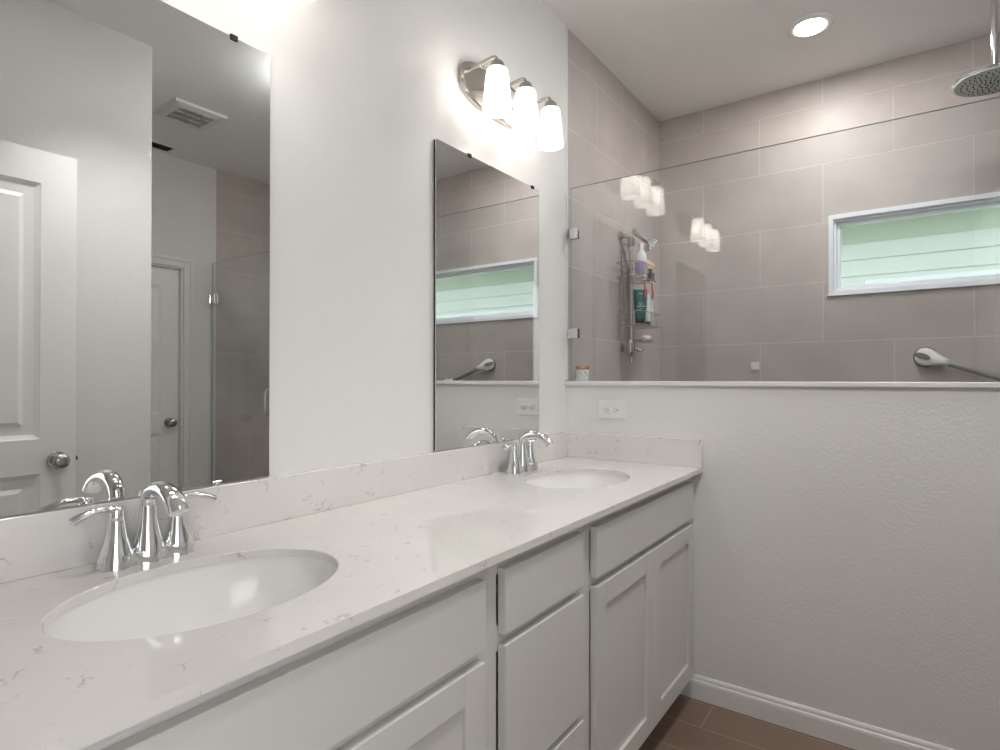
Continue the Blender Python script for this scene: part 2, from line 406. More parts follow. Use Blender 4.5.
# ---------------------------------------------------------------- vanity: cabinets
FX = .535   # face frame
def slab_front(name, parent, y0, y1, z0, z1, shaker=False, x0=FX + .0005, x1=.555):
    bm = bmesh.new()
    if not shaker: box(bm, x0, x1, y0, y1, z0, z1)
    else:
        s = .057; r = .009
        box(bm, x0, x1 - r, y0 + s - .004, y1 - s + .004, z0 + s - .004, z1 - s + .004)
        box(bm, x0, x1, y0, y0 + s, z0, z1); box(bm, x0, x1, y1 - s, y1, z0, z1)
        box(bm, x0, x1, y0 + s, y1 - s, z0, z0 + s); box(bm, x0, x1, y0 + s, y1 - s, z1 - s, z1)
    return obj(name, bm, M['cab'], parent, bevel=.0018)

def carcass(y0, y1, holes, parent, zt=.8275, right_fill=0):
    """face frame with rails and stiles, boxed body, toe kick"""
    bm = bmesh.new(); T = .018
    box(bm, .02, FX - .02, y0, y0 + T, .10, zt); box(bm, .02, FX - .02, y1 - T, y1, .10, zt)
    box(bm, .02, FX - .02, y0 + T, y1 - T, .10, .118); box(bm, .02, .03, y0 + T, y1 - T, .118, zt - .12)
    obj('carcass', bm, M['cab'], parent)
    bm = bmesh.new()
    zs = [.10] + [v for h in sorted(holes) for v in h] + [zt]
    box(bm, FX - .02, FX, y0, y0 + .03, .10, zt); box(bm, FX - .02, FX, y1 - .03 - right_fill, y1, .10, zt)
    for a, b in zip(zs[::2], zs[1::2]): box(bm, FX - .02, FX, y0 + .03, y1 - .03 - right_fill, a, b)
    obj('face_frame', bm, M['cab'], parent, bevel=.001)
    obj('toe_kick', bx(.455, .467, y0, y1, 0, .10), M['cab'], parent)

def sink_cabinet(yc, label, y0, y1, fill=0):
    c = empty('sink_cabinet', (.27, yc, 0)); tag(c, label, 'cabinet', 'vanity cabinets')
    inv = []
    carcass(y0, y1, [(.13, .64), (.688, .79)], c, right_fill=fill)
    slab_front('false_drawer_front', c, yc - .3905, yc + .3905, .673, .801)
    slab_front('door', c, yc - .3905, yc - .0015, .115, .652, True)
    slab_front('door', c, yc + .0015, yc + .3905, .115, .652, True)
    for ch in c.children: ch.location = Vector(ch.location) - Vector(c.location)
    return c
sink_cabinet(.463, 'white sink cabinet under the nearer sink, wide false drawer over two shaker doors', .01, .884)
sink_cabinet(1.7045, 'white sink cabinet under the farther sink, its doors ending at the half wall', 1.282, D - .002, .03)
dc = empty('drawer_cabinet', (.27, 1.0825, 0)); tag(dc, 'narrow white cabinet of three flat drawers between the two sink cabinets', 'cabinet', 'vanity cabinets')
carcass(.8845, 1.2815, [(.13, .36), (.385, .64), (.69, .79)], dc)
for z0, z1 in ((.115, .360), (.378, .656), (.676, .803)): slab_front('drawer_front', dc, .918, 1.2445, z0, z1)
for ch in dc.children: ch.location = Vector(ch.location) - Vector(dc.location)

# ---------------------------------------------------------------- worktop with two oval cut-outs
SINKS = [(.293, .483, .158, .212), (.293, 1.710, .158, .212)]
def worktop():
    bm = bmesh.new(); z0, z1 = .8285, CT; X0, X1 = .001, CW; Y0, Y1 = -.02, D - .001
    def quad(a): bm.faces.new([bm.verts.new(v) for v in a])
    def rect(x0, x1, y0, y1, z): quad([(x0, y0, z), (x1, y0, z), (x1, y1, z), (x0, y1, z)])
    cuts = [(s[1] - .26, s[1] + .26) for s in SINKS]; ys = [Y0] + [v for c in cuts for v in c] + [Y1]
    for z in (z0, z1):
        for a, b in zip(ys[::2], ys[1::2]): rect(X0, X1, a, b, z)
        for s, (ca, cb) in zip(SINKS, cuts):
            cx, cy, rx, ry = s
            ang = [2 * pi * i / 96 for i in range(96)]
            cor = [math.atan2(y - cy, x - cx) % (2 * pi) for x in (X0, X1) for y in (ca, cb)]
            ang = sorted(set([round(a, 7) for a in ang + cor]))
            def out(a):
                dx, dy = cos(a), sin(a); t = 1e9
                if dx > 1e-9: t = min(t, (X1 - cx) / dx)
                if dx < -1e-9: t = min(t, (X0 - cx) / dx)
                if dy > 1e-9: t = min(t, (cb - cy) / dy)
                if dy < -1e-9: t = min(t, (ca - cy) / dy)
                return (cx + dx * t, cy + dy * t, z)
            def inn(a, zz, g=0):
                k = 1 / sqrt((cos(a) / (rx + g)) ** 2 + (sin(a) / (ry + g)) ** 2); return (cx + cos(a) * k, cy + sin(a) * k, zz)
            for a, b in zip(ang, ang[1:] + ang[:1]):
                g = .0015
                quad([out(a), out(b), inn(b, z, g), inn(a, z, g)])
                if z == z1:
                    quad([inn(a, z1, g), inn(b, z1, g), inn(b, z1 - .0015), inn(a, z1 - .0015)]); quad([inn(a, z1 - .0015), inn(b, z1 - .0015), inn(b, z0, g), inn(a, z0, g)])
    quad([(X1, Y0, z0), (X1, Y1, z0), (X1, Y1, z1), (X1, Y0, z1)]); quad([(X0, Y0, z0), (X0, Y1, z0), (X0, Y1, z1), (X0, Y0, z1)])
    quad([(X0, Y0, z0), (X1, Y0, z0), (X1, Y0, z1), (X0, Y0, z1)]); quad([(X0, Y1, z0), (X1, Y1, z0), (X1, Y1, z1), (X0, Y1, z1)])
    bmesh.ops.remove_doubles(bm, verts=bm.verts[:], dist=1e-5)
    o = obj('countertop', bm, M['quartz'])
    tag(o, 'long pale quartz countertop with fine brown veining and two oval cut-outs', 'countertop')
worktop()
tag(obj('backsplash', bx(.001, .02, -.02, D - .0012, CT + .0002, CT + BS), M['quartz'], bevel=.0015), 'long pale quartz backsplash running under both mirrors', 'backsplash')
tag(obj('side_splash', bx(.0205, CW, D - .02, D - .001, CT + .0002, CT + BS), M['quartz'], bevel=.0015), 'short quartz side splash on the half wall below the outlet', 'backsplash')

# ---------------------------------------------------------------- sinks
def sink(cx, cy, label):
    e = empty('sink', (cx, cy, .8280 - .15)); tag(e, label, 'sink', 'undermount sinks')
    bm = bmesh.new(); rx, ry = .163, .217; zt = .8283 - (.8280 - .15); N = 14
    pr = [(1.09, -.012), (1.09, 0), (1.0, 0)]
    for i in range(1, N + 1):
        a = pi / 2 * i / N; pr.append((cos(a) ** .55 if i < N else .0, -.145 * sin(a) ** 1.15))
    seg = 64; rings = []
    for k, h in pr:
        if k < 1e-5: k = .1
        rings.append([bm.verts.new((rx * k * cos(2 * pi * i / seg), ry * k * sin(2 * pi * i / seg), zt + h)) for i in range(seg)])
    for A, B in zip(rings, rings[1:]):
        for i in range(seg): bm.faces.new((A[i], A[(i + 1) % seg], B[(i + 1) % seg], B[i]))
    bm.faces.new(rings[-1])
    obj('bowl', bm, M['porcelain'], e, smooth='auto')
    bm = bmesh.new(); lathe(bm, [(.0, .0075), (.012, .007), (.0125, .004), (.018, .004), (.0225, .0065), (.026, .004), (.026, 0), (0, 0)], 32, (0, 0, zt - .145))
    obj('drain', bm, M['chrome'], e, smooth='auto')
    return e
sink(.293, .483, 'white oval undermount sink at the nearer end of the counter')
sink(.293, 1.710, 'white oval undermount sink at the far end near the half wall')

# ---------------------------------------------------------------- faucets
def faucet(y, label):
    e = empty('faucet', (.072, y, CT + .0003)); tag(e, label, 'faucet', 'chrome centreset faucets')
    # base plate, waisted between the three bodies
    bm = bmesh.new(); out = []
    n = 120
    for i in range(n):
        a = 2 * pi * i / n; s = .079 * math.copysign(abs(cos(a)) ** .85, cos(a))
        w = .027 - .0075 * (0.5 - 0.5 * cos(2 * pi * abs(s) / .0508)) if abs(s) < .0508 else .027
        d = max(0, abs(s) - .0508); w = sqrt(max(0, .0285 ** 2 - d * d)) if abs(s) >= .0508 else w + .0005
        out.append((math.copysign(w, sin(a)) if abs(sin(a)) > 1e-6 else 0, s))
    hs = [(1.03, 0), (1.0, .006), (.97, .017), (.94, .0205), (.90, .021)]
    R = [[bm.verts.new((x * k, yy * (1 - (1 - k) * .35), h)) for x, yy in out] for k, h in hs]
    for A, B in zip(R, R[1:]):
        for i in range(n): bm.faces.new((A[i], A[(i + 1) % n], B[(i + 1) % n], B[i]))
    bm.faces.new(R[0][::-1]); bm.faces.new(R[-1])
    bmesh.ops.remove_doubles(bm, verts=bm.verts[:], dist=1e-6)
    obj('base_plate', bm, M['chrome'], e, smooth='auto')
    for s in (-1, 1):
        bm = bmesh.new()
        lathe(bm, [(.0, .018), (.0262, .018), (.0258, .022), (.0225, .030), (.0180, .045), (.0148, .062), (.0128, .078), (.0124, .0795), (.0128, .081), (.0118, .092), (.011, .097), (.0095, .101), (.006, .1035), (0, .104)], 32, (0, s * .0508, 0))
        hb = obj('handle_body', bm, M['chrome'], e, smooth='auto')
        pts = smoothpath([(0, s * .0508, .088), (0, s * .056, .0975), (.001, s * .068, .1015), (.002, s * .088, .1005), (.003, s * .106, .0945), (.004, s * .119, .0885)], 6)
        bm = bmesh.new(); n_ = len(pts)
        tube(bm, pts, lerpl([.0090, .0092, .0082, .0078, .0082, .0092, .0090], n_), 14, [(1.1, .72)] * n_)
        obj('lever', bm, M['chrome'], hb, smooth='auto')
    # spout
    bm = bmesh.new()
    lathe(bm, [(0, .018), (.0265, .018), (.0258, .023), (.0228, .034), (.0190, .052), (.0160, .070), (.0145, .086), (.0138, .096), (0, .096)], 32, (0, 0, 0))
    obj('spout_body', bm, M['chrome'], e, smooth='auto')
    pts = smoothpath([(-.001, 0, .080), (-.001, 0, .098), (.006, 0, .116), (.026, 0, .129), (.054, 0, .1325), (.082, 0, .126), (.103, 0, .113), (.116, 0, .098)], 7)
    n_ = len(pts); bm = bmesh.new()
    tube(bm, pts, lerpl([.0138, .0137, .0136, .0140, .0148, .0158, .0166, .0170], n_), 20,
         [(1.0 + .06 * t, 1.0 - .28 * t) for t in [min(1, i / n_ * 1.5) for i in range(n_)]], up=Vector((1, 0, 0)))
    obj('spout', bm, M['chrome'], e, smooth='auto')
    return e
faucet(.487, 'chrome two-handle faucet with arched spout behind the nearer sink')
faucet(1.716, 'chrome two-handle faucet with arched spout behind the farther sink')

# ---------------------------------------------------------------- mirrors
def mirror(y0, y1, label, xf, clips_t, clips_b):
    z0, z1 = CT + BS + .0015, 1.902
    e = empty('wall_mirror', (0, (y0 + y1) / 2, z0)); tag(e, label, 'mirror', 'frameless mirrors over the vanity')
    loc = Vector(e.location)
    def sub(n, bm, m, **k): o = obj(n, bm, m, e, **k); o.location = -loc; return o
    sub('mirror_glass', bx(xf - .003, xf, y0, y1, z0, z1), M['mirror'])
    sub('backing', bx(.0015, xf - .0032, y0 + .0012, y1 - .0012, z0 + .001, z1 - .001), M['black'])
    for y in clips_t:
        bm = bmesh.new(); box(bm, .001, xf + .003, y - .008, y + .008, z1, z1 + .005); box(bm, xf + .0002, xf + .003, y - .008, y + .008, z1 - .007, z1)
        sub('clip', bm, M['blackp'], bevel=.001)
    for y in clips_b:
        bm = bmesh.new(); box(bm, xf + .0002, xf + .003, y - .009, y + .009, z0 - .001, z0 + .007)
        lathe(bm, [(0, 0), (.004, 0), (.003, .002), (0, .0025)], 12, (xf + .003, y, z0 + .003), 'x')
        sub('clip', bm, M['chrome'], bevel=.001)
mirror(.169, .7695, 'frameless mirror above the nearer sink, reflecting white doors', .0075, [.26, .683], [.649])
mirror(1.3277, 1.9284, 'frameless mirror below the vanity light, reflecting the shower window', .0115, [1.493, 1.88], [1.80])

# ---------------------------------------------------------------- vanity lights
def vanity_light(yc, label):
    e = empty('vanity_light', (0, yc, 2.145)); tag(e, label, 'light fixture', 'three-light vanity fixtures')
    bm = bmesh.new()
    lathe(bm, [(0, .001), (1, .001), (1, .014), (.965, .020), (.90, .020), (.89, .017), (0, .017)], 72, (0, 0, .006), 'x', .200, .076, ex=.72)
    obj('back_plate', bm, M['nickelp'], e, smooth='auto')
    for k in (-1, 0, 1):
        y = k * .165
        p = smoothpath([(.016, y, .030), (.05, y, .034), (.100, y, .040), (.119, y, .040), (.129, y, .033), (.132, y, .014)], 6)
        bm = bmesh.new(); tube(bm, p, .0055, 12); obj('arm', bm, M['nickelp'], e, smooth='auto')
        bm = bmesh.new(); lathe(bm, [(0, .034), (.012, .034), (.014, .030), (.019, .028), (.021, .024), (.023, .010), (.0235, .004), (0, .004)], 28, (.132, y, -.009))
        obj('socket_cap', bm, M['nickelp'], e, smooth='auto')
        bm = bmesh.new(); b0 = .0
        pr = [(.010, -.004), (.028, -.004), (.0325, -.008), (.0345, -.016), (.047, -.138), (.0445, -.138), (.032, -.018), (.030, -.010), (.026, -.0065), (.010, -.0065)]
        lathe(bm, pr, 40, (.132, y, .001)); sh = obj('glass_shade', bm, M['shade'], e, smooth='auto')
        bm = bmesh.new(); lathe(bm, [(0, -.03), (.013, -.03), (.014, -.05), (.022, -.072), (.0245, -.088), (.021, -.104), (.011, -.113), (0, -.115)], 24, (.132, y, .006))
        bu = obj('bulb', bm, M['bulb'], sh, smooth=True)
    return e
M['nickelp'] = mat('fixture_nickel', (.52, .48, .45), .2, 1)
vanity_light(1.645, 'three-light vanity fixture with frosted glass shades over the far mirror')
vanity_light(.60, 'three-light vanity fixture with frosted shades over the near mirror')

# ---------------------------------------------------------------- ceiling lights and vents
def downlight(x, y, label, watt, spot=False):
    e = empty('recessed_downlight', (x, y, H)); tag(e, label, 'ceiling light')
    bm = bmesh.new(); lathe(bm, [(.090, -.0003), (.090, -.003), (.086, -.006), (.066, -.009), (.060, -.006), (.060, -.0003)], 48)
    obj('trim_ring', bm, M['trim'], e, smooth='auto')
    bm = bmesh.new(); lathe(bm, [(0, -.0015), (.059, -.0015), (.057, -.011), (0, -.013)], 48)
    obj('lens', bm, M['lens'], e, smooth=True)
    ld = bpy.data.lights.new('downlight_beam', 'SPOT' if spot else 'AREA'); ld.energy = watt
    if spot: ld.spot_size = radians(100); ld.spot_blend = .85; ld.shadow_soft_size = .05
    else: ld.shape = 'DISK'; ld.size = .11
    ld.color = (1, .98, .965)
    lo = bpy.data.objects.new('downlight_beam', ld); lo.location = (0, 0, -.0145 if not spot else -.07); lo.rotation_euler = (radians(18) if spot else 0, 0, 0); link(lo, e)
downlight(.846, 2.76, 'round recessed downlight glowing in the ceiling above the shower', DOWN_W)
downlight(1.12, .80, 'added fill downlight in the ceiling in front of the vanity, out of view', VAN_FILL_W, True)  # added out of view to brighten half wall and cabinet fronts

def fill_bowl(x, y):
    e = empty('fill_bowl_light', (x, y, H)); tag(e, 'added frosted bowl fill light under the ceiling beside the half wall, out of view', 'ceiling light')
    bm = bmesh.new(); lathe(bm, [(0, -.0003), (.065, -.0003), (.065, -.012), (.05, -.020), (.010, -.022), (.010, -.050), (0, -.050)], 40); obj('canopy', bm, M['nickelp'], e, smooth='auto')
    bm = bmesh.new(); lathe(bm, [(0, -.051), (.112, -.051), (.120, -.056), (.118, -.070), (.102, -.092), (.068, -.109), (.030, -.118), (0, -.120)], 48)
    obj('bowl_shade', bm, mat('fill_bowl_glow', (.9, .9, .9), .5, emis=((.985, .99, 1), BOWL_FILL_E)), e, smooth=True)
    bm = bmesh.new(); lathe(bm, [(0, -.1202), (.008, -.1202), (.009, -.124), (.005, -.129), (0, -.130)], 20); obj('finial', bm, M['nickelp'], e, smooth=True)
fill_bowl(1.22, 1.84)  # unseen fill, added to lift the ceiling and even out the room

def exhaust(x, y):
    e = empty('exhaust_fan_grille', (x, y, H)); tag(e, 'square white exhaust fan grille on the ceiling, seen in the near mirror', 'vent')
    s = .145; bm = bmesh.new(); n = 4
    o_, i_ = [(-s, -s), (s, -s), (s, s), (-s, s)], [(-s + .05, -s + .05), (s - .05, -s + .05), (s - .05, s - .05), (-s + .05, s - .05)]
    A = [bm.verts.new((a, b, -.0003)) for a, b in o_]; B = [bm.verts.new((a * .97, b * .97, -.012)) for a, b in o_]
    C_ = [bm.verts.new((a, b, -.022)) for a, b in i_]; D_ = [bm.verts.new((a, b, -.004)) for a, b in i_]
    for P, Q in ((A, B), (B, C_), (C_, D_)):
        for k in range(4): bm.faces.new((P[k], P[(k + 1) % 4], Q[(k + 1) % 4], Q[k]))
    obj('frame', bm, M['vent'], e)
    obj('recess', bx(-.095, .095, -.095, .095, -.006, -.004), M['ventdark'], e)
    bm = bmesh.new()
    for k in range(13):
        yy = -.088 + k * .0147; prism(bm, [(yy - .003, -.020), (yy + .001, -.020), (yy + .004, -.008), (yy, -.008)], 'x', -.095, .095)
    box(bm, -.035, -.031, -.095, .095, -.021, -.012); box(bm, .031, .035, -.095, .095, -.021, -.012)
    obj('louvre', bm, M['vent'], e)
exhaust(2.15, 1.655)

def register(x, y):
    e = empty('air_register', (x, y, H)); tag(e, 'narrow dark air register in the ceiling beside the far door', 'vent')
    bm = bmesh.new(); a, b = .058, .14
    box(bm, -a, a, -b, -b + .012, -.006, -.0003); box(bm, -a, a, b - .012, b, -.006, -.0003); box(bm, -a, -a + .012, -b + .012, b - .012, -.006, -.0003); box(bm, a - .012, a, -b + .012, b - .012, -.006, -.0003)
    obj('frame', bm, M['vent'], e)
    obj('recess', bx(-a + .012, a - .012, -b + .012, b - .012, -.002, -.0003), M['black'], e)
    bm = bmesh.new()
    for k in range(5): xx = -.036 + k * .018; prism(bm, [(xx, -.006), (xx + .001, -.006), (xx + .007, -.0025), (xx + .006, -.0025)], 'y', -b + .012, b - .012)
    obj('louvre', bm, M['ventdark'], e)
register(2.76, 1.71)

# ---------------------------------------------------------------- shower glass
GY = 2.172
def glass_panel(name, x0, x1, z0, z1, label, extra=None):
    e = empty(name, ((x0 + x1) / 2, GY, z0)); tag(e, label, 'shower glass')
    loc = Vector(e.location); t = .0045
    def sub(n, bm, m, par=None, **k):
        o = obj(n, bm, m, par or e, **k); o.location = -loc; return o
    bm = bmesh.new(); vs = box(bm, x0, x1, GY - t, GY + t, z0, z1)
    bm.faces.ensure_lookup_table()
    for f in bm.faces:
        n = f.normal; f.normal_update()
        if abs(f.normal.y) < .5: f.material_index = 1
    sub('glass_pane', bm, [M['glass'], M['glass_edge']])
    return e, sub
e, sub = glass_panel('shower_glass_panel', .018, HWX, 1.160, 1.973, 'clear frameless glass panel standing on the half wall cap')
def clamp(sub, x0, x1, z0, z1, name='clamp', m='chrome'):
    bm = bmesh.new()
    for s in (-1, 1):
        a, b = sorted((GY + s * .0047, GY + s * .013)); box(bm, x0, x1, a, b, z0, z1)
    bm2 = bm; box(bm2, x0 - .0015 if x0 < 1 else x1, x0 if x0 < 1 else x1 + .0015, GY - .02, GY + .02, z0, z1)
    sub(name, bm2, M[m], bevel=.0015)
clamp(sub, .017, .056, 1.757, 1.800); clamp(sub, .017, .056, 1.339, 1.380)
e, sub = glass_panel('shower_glass_door', HWX + .006, XE - .012, .10, 1.9866, 'clear frameless hinged shower door reflected in the near mirror')
clamp(sub, XE - .06, XE - .003, 1.70, 1.77, 'hinge'); clamp(sub, XE - .06, XE - .003, .28, .35, 'hinge')
bm = bmesh.new(); tube(bm, smoothpath([(HWX + .07, GY - .006, .95), (HWX + .07, GY - .05, .96), (HWX + .07, GY - .05, 1.09), (HWX + .07, GY - .006, 1.10)], 5), .008, 10); sub('pull_handle', bm, M['chrome'], smooth='auto')

# ---------------------------------------------------------------- rain shower head
def rain_head():
    x, y, z = 1.44, 2.75, 2.250
    e = empty('rain_shower_head', (x, y, H)); tag(e, 'round chrome rain shower head hanging from the ceiling on a pipe', 'shower head')
    zz = z - H
    bm = bmesh.new(); lathe(bm, [(.0105, zz + .045), (.0105, -.006)], 20); obj('pipe', bm, M['chrome'], e, smooth=True)
    bm = bmesh.new(); lathe(bm, [(0, -.0005), (.03, -.0005), (.03, -.006), (.0125, -.010), (0, -.010)], 28); obj('ceiling_flange', bm, M['chrome'], e, smooth='auto')
    R = .128
    bm = bmesh.new(); lathe(bm, [(0, zz + .048), (.016, zz + .048), (.017, zz + .030), (.024, zz + .024), (.07, zz + .018), (R - .006, zz + .012), (R, zz + .006), (R - .001, zz + .001), (R - .006, zz - .001), (0, zz - .001)], 56)
    hd = obj('disc', bm, M['chrome'], e, smooth='auto')
    bm = bmesh.new(); lathe(bm, [(0, zz - .0012), (R - .012, zz - .0012), (R - .013, zz - .0035), (0, zz - .0035)], 56); obj('spray_face', bm, M['face'], hd, smooth='auto')
    bm = bmesh.new()
    for ring, n in ((.012, 6), (.026, 10), (.042, 16), (.060, 20), (.078, 26), (.096, 30)):
        for k in range(n):
            a = 2 * pi * k / n + ring * 40; lathe(bm, [(.0024, zz - .0036), (.002, zz - .0062), (0, zz - .0066)], 6, (ring * cos(a), ring * sin(a), 0))
    obj('nozzles', bm, M['blackp'], hd)['kind'] = 'stuff'
M['face'] = mat('spray_face_grey', (.36, .35, .34), .3, .7)
rain_head()

# ---------------------------------------------------------------- grab bar
def grab_bar():
    c0 = Vector((1.243, D2, 1.268)); c1 = Vector((1.62, D2, 1.130))
    e = empty('grab_bar', c0); tag(e, 'white and grey suction grab bar slanting below the shower window', 'grab bar')
    d = (c1 - c0); L_ = d.length; ux = d.normalized(); ang = math.atan2(-ux.z, ux.x)
    def tf(bm): bmesh.ops.rotate(bm, verts=bm.verts[:], cent=(0, 0, 0), matrix=Matrix.Rotation(ang, 3, 'Y')); return bm
    for s, xo in ((1, 0), (-1, L_)):
        bm = bmesh.new(); lathe(bm, [(0, -.0005), (.046, -.0005), (.047, -.005), (.043, -.011), (0, -.011)], 36, (xo, 0, 0), 'y'); obj('suction_cup', tf(bm), M['grey'], e, smooth='auto')
        # teardrop shell blending from cup to grip
        bm = bmesh.new(); st = [(-.040, .006, -.010), (-.036, .022, -.014), (-.026, .034, -.020), (-.010, .040, -.027), (.008, .040, -.032), (.026, .034, -.036), (.044, .026, -.040), (.064, .0195, -.043), (.085, .0165, -.045)]
        rings = []
        for (a, hw, yc) in st:
            th = .0165 if a > .06 else .010 + .0065 * max(0, (a + .04) / .1); yb = yc + (th if a > .0 else 0)
            ring = []
            for k in range(20):
                q = 2 * pi * k / 20; yy = -.005 if False else yc
                off = sin(q) * th
                if a < .05 and off > 0: off = sin(q) * max(.004, (-yc - .008))
                ring.append(bm.verts.new((xo + s * a, yy + off, cos(q) * hw)))
            rings.append(ring)
        for A, B in zip(rings, rings[1:]):
            for k in range(20): bm.faces.new((A[k], A[(k + 1) % 20], B[(k + 1) % 20], B[k]))
        bm.faces.new(rings[0]); bm.faces.new(rings[-1])
        sh = obj('end_shell', tf(bm), M['plastic'], e, smooth=True)
        bm = bmesh.new(); lathe(bm, [(0, -.006), (1, -.006), (.95, 0), (0, .003)], 28, (xo - s * .014, -.046, 0), 'y', .030, .0125)
        for v in bm.verts: v.co.y = -.0430 - (s * (v.co.x - xo) + .014) * .55 - (v.co.y + .046) * 1.0
        obj('release_lever', tf(bm), M['grey'], sh, smooth='auto')
    bm = bmesh.new(); tube(bm, [(.080, -.045, 0), (.084, -.045, 0), (.086, -.045, 0), (L_ - .086, -.045, 0), (L_ - .080, -.045, 0)], [.0150, .0150, .0158, .0158, .0150], 24); obj('grip', tf(bm), M['griprub'], e, smooth='auto')
M['griprub'] = mat('grip_grey', (.30, .295, .29), .35)
grab_bar()

# ---------------------------------------------------------------- outlet and little square
def outlet():
    yc = D - .0005; e = empty('electrical_outlet', (.210, yc, 1.045)); tag(e, 'white horizontal duplex outlet on the half wall above the side splash', 'outlet')
    obj('cover_plate', bx(-.0575, .0575, -.006, 0, -.036, .036), M['plastic'], e, bevel=.003)
    for s in (-1, 1):
        bm = bmesh.new(); lathe(bm, [(0, -.0062), (.0155, -.0062), (.0155, -.0078), (.0148, -.0082), (0, -.0082)], 32, (s * .0195, 0, 0), 'y', 1, .9)
        r = obj('receptacle', bm, M['plastic'], e, smooth='auto')
        bm = bmesh.new(); x = s * .0195
        box(bm, x - .006, x - .001, -.0087, -.0083, .0048, .0065); box(bm, x - .005, x - .001, -.0087, -.0083, -.0065, -.0048)
        lathe(bm, [(0, -.0087), (.0027, -.0087), (.0027, -.0083), (0, -.0083)], 12, (x + .0065, 0, 0), 'y')
        obj('slots', bm, M['black'], r)
    bm = bmesh.new(); lathe(bm, [(0, -.0078), (.0028, -.0074), (.0035, -.0061), (0, -.0061)], 14, (0, 0, 0), 'y'); obj('screw', bm, M['plastic'], e, smooth='auto')
outlet()
bm = bmesh.new(); box(bm, -.0215, .0215, -.006, -.0003, -.0215, .0215)
sq = tag(obj('wall_hook_plate', bm, M['plastic'], bevel=.003, loc=(.516, D2, 1.236)), 'small white square adhesive plate on the tiles left of the grab bar', 'wall plate')

# ---------------------------------------------------------------- jar on the cap
j = empty('scent_jar', (.044, 2.226, 1.1595)); tag(j, 'small pale glass jar with a copper lid on the half wall cap', 'jar')
bm = bmesh.new(); lathe(bm, [(0, 0), (.024, 0), (.0265, .003), (.027, .008), (.027, .044), (.0255, .048), (.023, .050), (0, .050)], 36); jb = obj('jar_body', bm, M['jar'], j, smooth='auto')
bm = bmesh.new()
for k in range(16):
    a = k * 2.399; z = .008 + (k * 7 % 16) * .0023; lathe(bm, [(0, .0275), (.0022, .0272), (.0022, .0268), (0, .0268)], 6, (0, 0, z), 'x')
    vs = bm.verts[-14:] if False else None
bm.free(); bm = bmesh.new()
for k in range(20):
    a = k * 2.399; z = .008 + (k * 7 % 20) * .0018; r = .0271; w = .0016 + (k % 3) * .0006
    c = Vector((r * cos(a), r * sin(a), z)); t = Vector((-sin(a), cos(a), 0)) * w; u = Vector((0, 0, w)); n = Vector((cos(a), sin(a), 0)) * .0004
    V = [bm.verts.new(c + q) for q in (-t - u + n, t - u + n, t + u + n, -t + u + n)] ; bm.faces.new(V)
    V2 = [bm.verts.new(c + q) for q in (-t - u - n, t - u - n, t + u - n, -t + u - n)]; bm.faces.new(V2[::-1])
    for i in range(4): bm.faces.new((V[i], V[(i + 1) % 4], V2[(i + 1) % 4], V2[i]))
obj('speckled_print', bm, M['grey'], jb)
bm = bmesh.new(); lathe(bm, [(0, .050), (.0275, .050), (.0285, .052), (.0285, .062), (.027, .0645), (0, .0645)], 36); obj('lid', bm, M['copper'], j, smooth='auto')

# ---------------------------------------------------------------- slide bar, hand shower, caddy
SY = 2.738; SX = .052
def slide_bar():
    e = empty('shower_slide_bar', (0, SY, 1.28)); tag(e, 'vertical chrome slide bar on the tiled shower side wall', 'shower rail')
    loc = Vector(e.location)
    def sub(n, bm, m, par=None): o = obj(n, bm, m, par or e, smooth='auto'); o.location = -loc if par is None else (0, 0, 0); return o
    bm = bmesh.new(); tube(bm, [(SX, SY, 1.29), (SX, SY, 1.90)], .0065, 16); sub('rail', bm, M['railm'])
    bm = bmesh.new(); tube(bm, [(.0, SY - .02, 1.885), (.03, SY - .012, 1.88), (SX, SY, 1.872)], [.014, .009, .009], 14); lathe(bm, [(0, .0005), (.022, .0005), (.021, .008), (.012, .012), (0, .012)], 24, (0, SY - .02, 1.885), 'x'); sub('upper_bracket', bm, M['steel'])
    bm = bmesh.new(); lathe(bm, [(0, .0005), (.024, .0005), (.023, .010), (.013, .014), (0, .014)], 24, (0, SY, 1.325), 'x')
    lathe(bm, [(0, 1.278), (.012, 1.280), (.019, 1.292), (.021, 1.31), (.021, 1.345), (.016, 1.358), (0, 1.36)], 20, (SX - .005, SY, 0)); tube(bm, [(.01, SY, 1.325), (SX, SY, 1.325)], .011, 14)
    tube(bm, [(SX, SY, 1.285), (SX, SY, 1.245)], .008, 12)
    lb = sub('lower_valve', bm, M['steel'])
    bm = bmesh.new(); tube(bm, [(SX + .012, SY + .01, 1.318), (SX + .035, SY + .028, 1.308), (SX + .050, SY + .036, 1.322)], [.009, .0075, .006], 12)
    o = obj('valve_lever', bm, M['chrome'], lb, smooth='auto')
M['railm'] = mat('rail_metal', (.72, .70, .67), .25, 1)
slide_bar()
h = empty('hand_shower', (SX, SY, 1.85)); tag(h, 'small chrome hand shower clipped at the top of the slide bar', 'hand shower')
bm = bmesh.new(); tube(bm, [(.012, -.004, .065), (.020, .010, .045), (.045, .05, .015), (.060, .085, .004)], [.011, .012, .0105, .012], 16); hh = obj('handle', bm, M['chrome'], h, smooth='auto')
bm = bmesh.new(); lathe(bm, [(0, .028), (.014, .025), (.034, .012), (.043, .0), (.043, -.007), (.039, -.009), (0, -.009)], 28)
bmesh.ops.rotate(bm, verts=bm.verts[:], cent=(0, 0, 0), matrix=Matrix.Rotation(radians(55), 3, 'Y') @ Matrix.Rotation(radians(0), 3, 'X'))
bmesh.ops.rotate(bm, verts=bm.verts[:], cent=(0, 0, 0), matrix=Matrix.Rotation(radians(-125), 3, 'Z') )
bmesh.ops.translate(bm, verts=bm.verts[:], vec=(.066, .092, .0)); hd = obj('spray_head', bm, M['chrome'], h, smooth='auto')
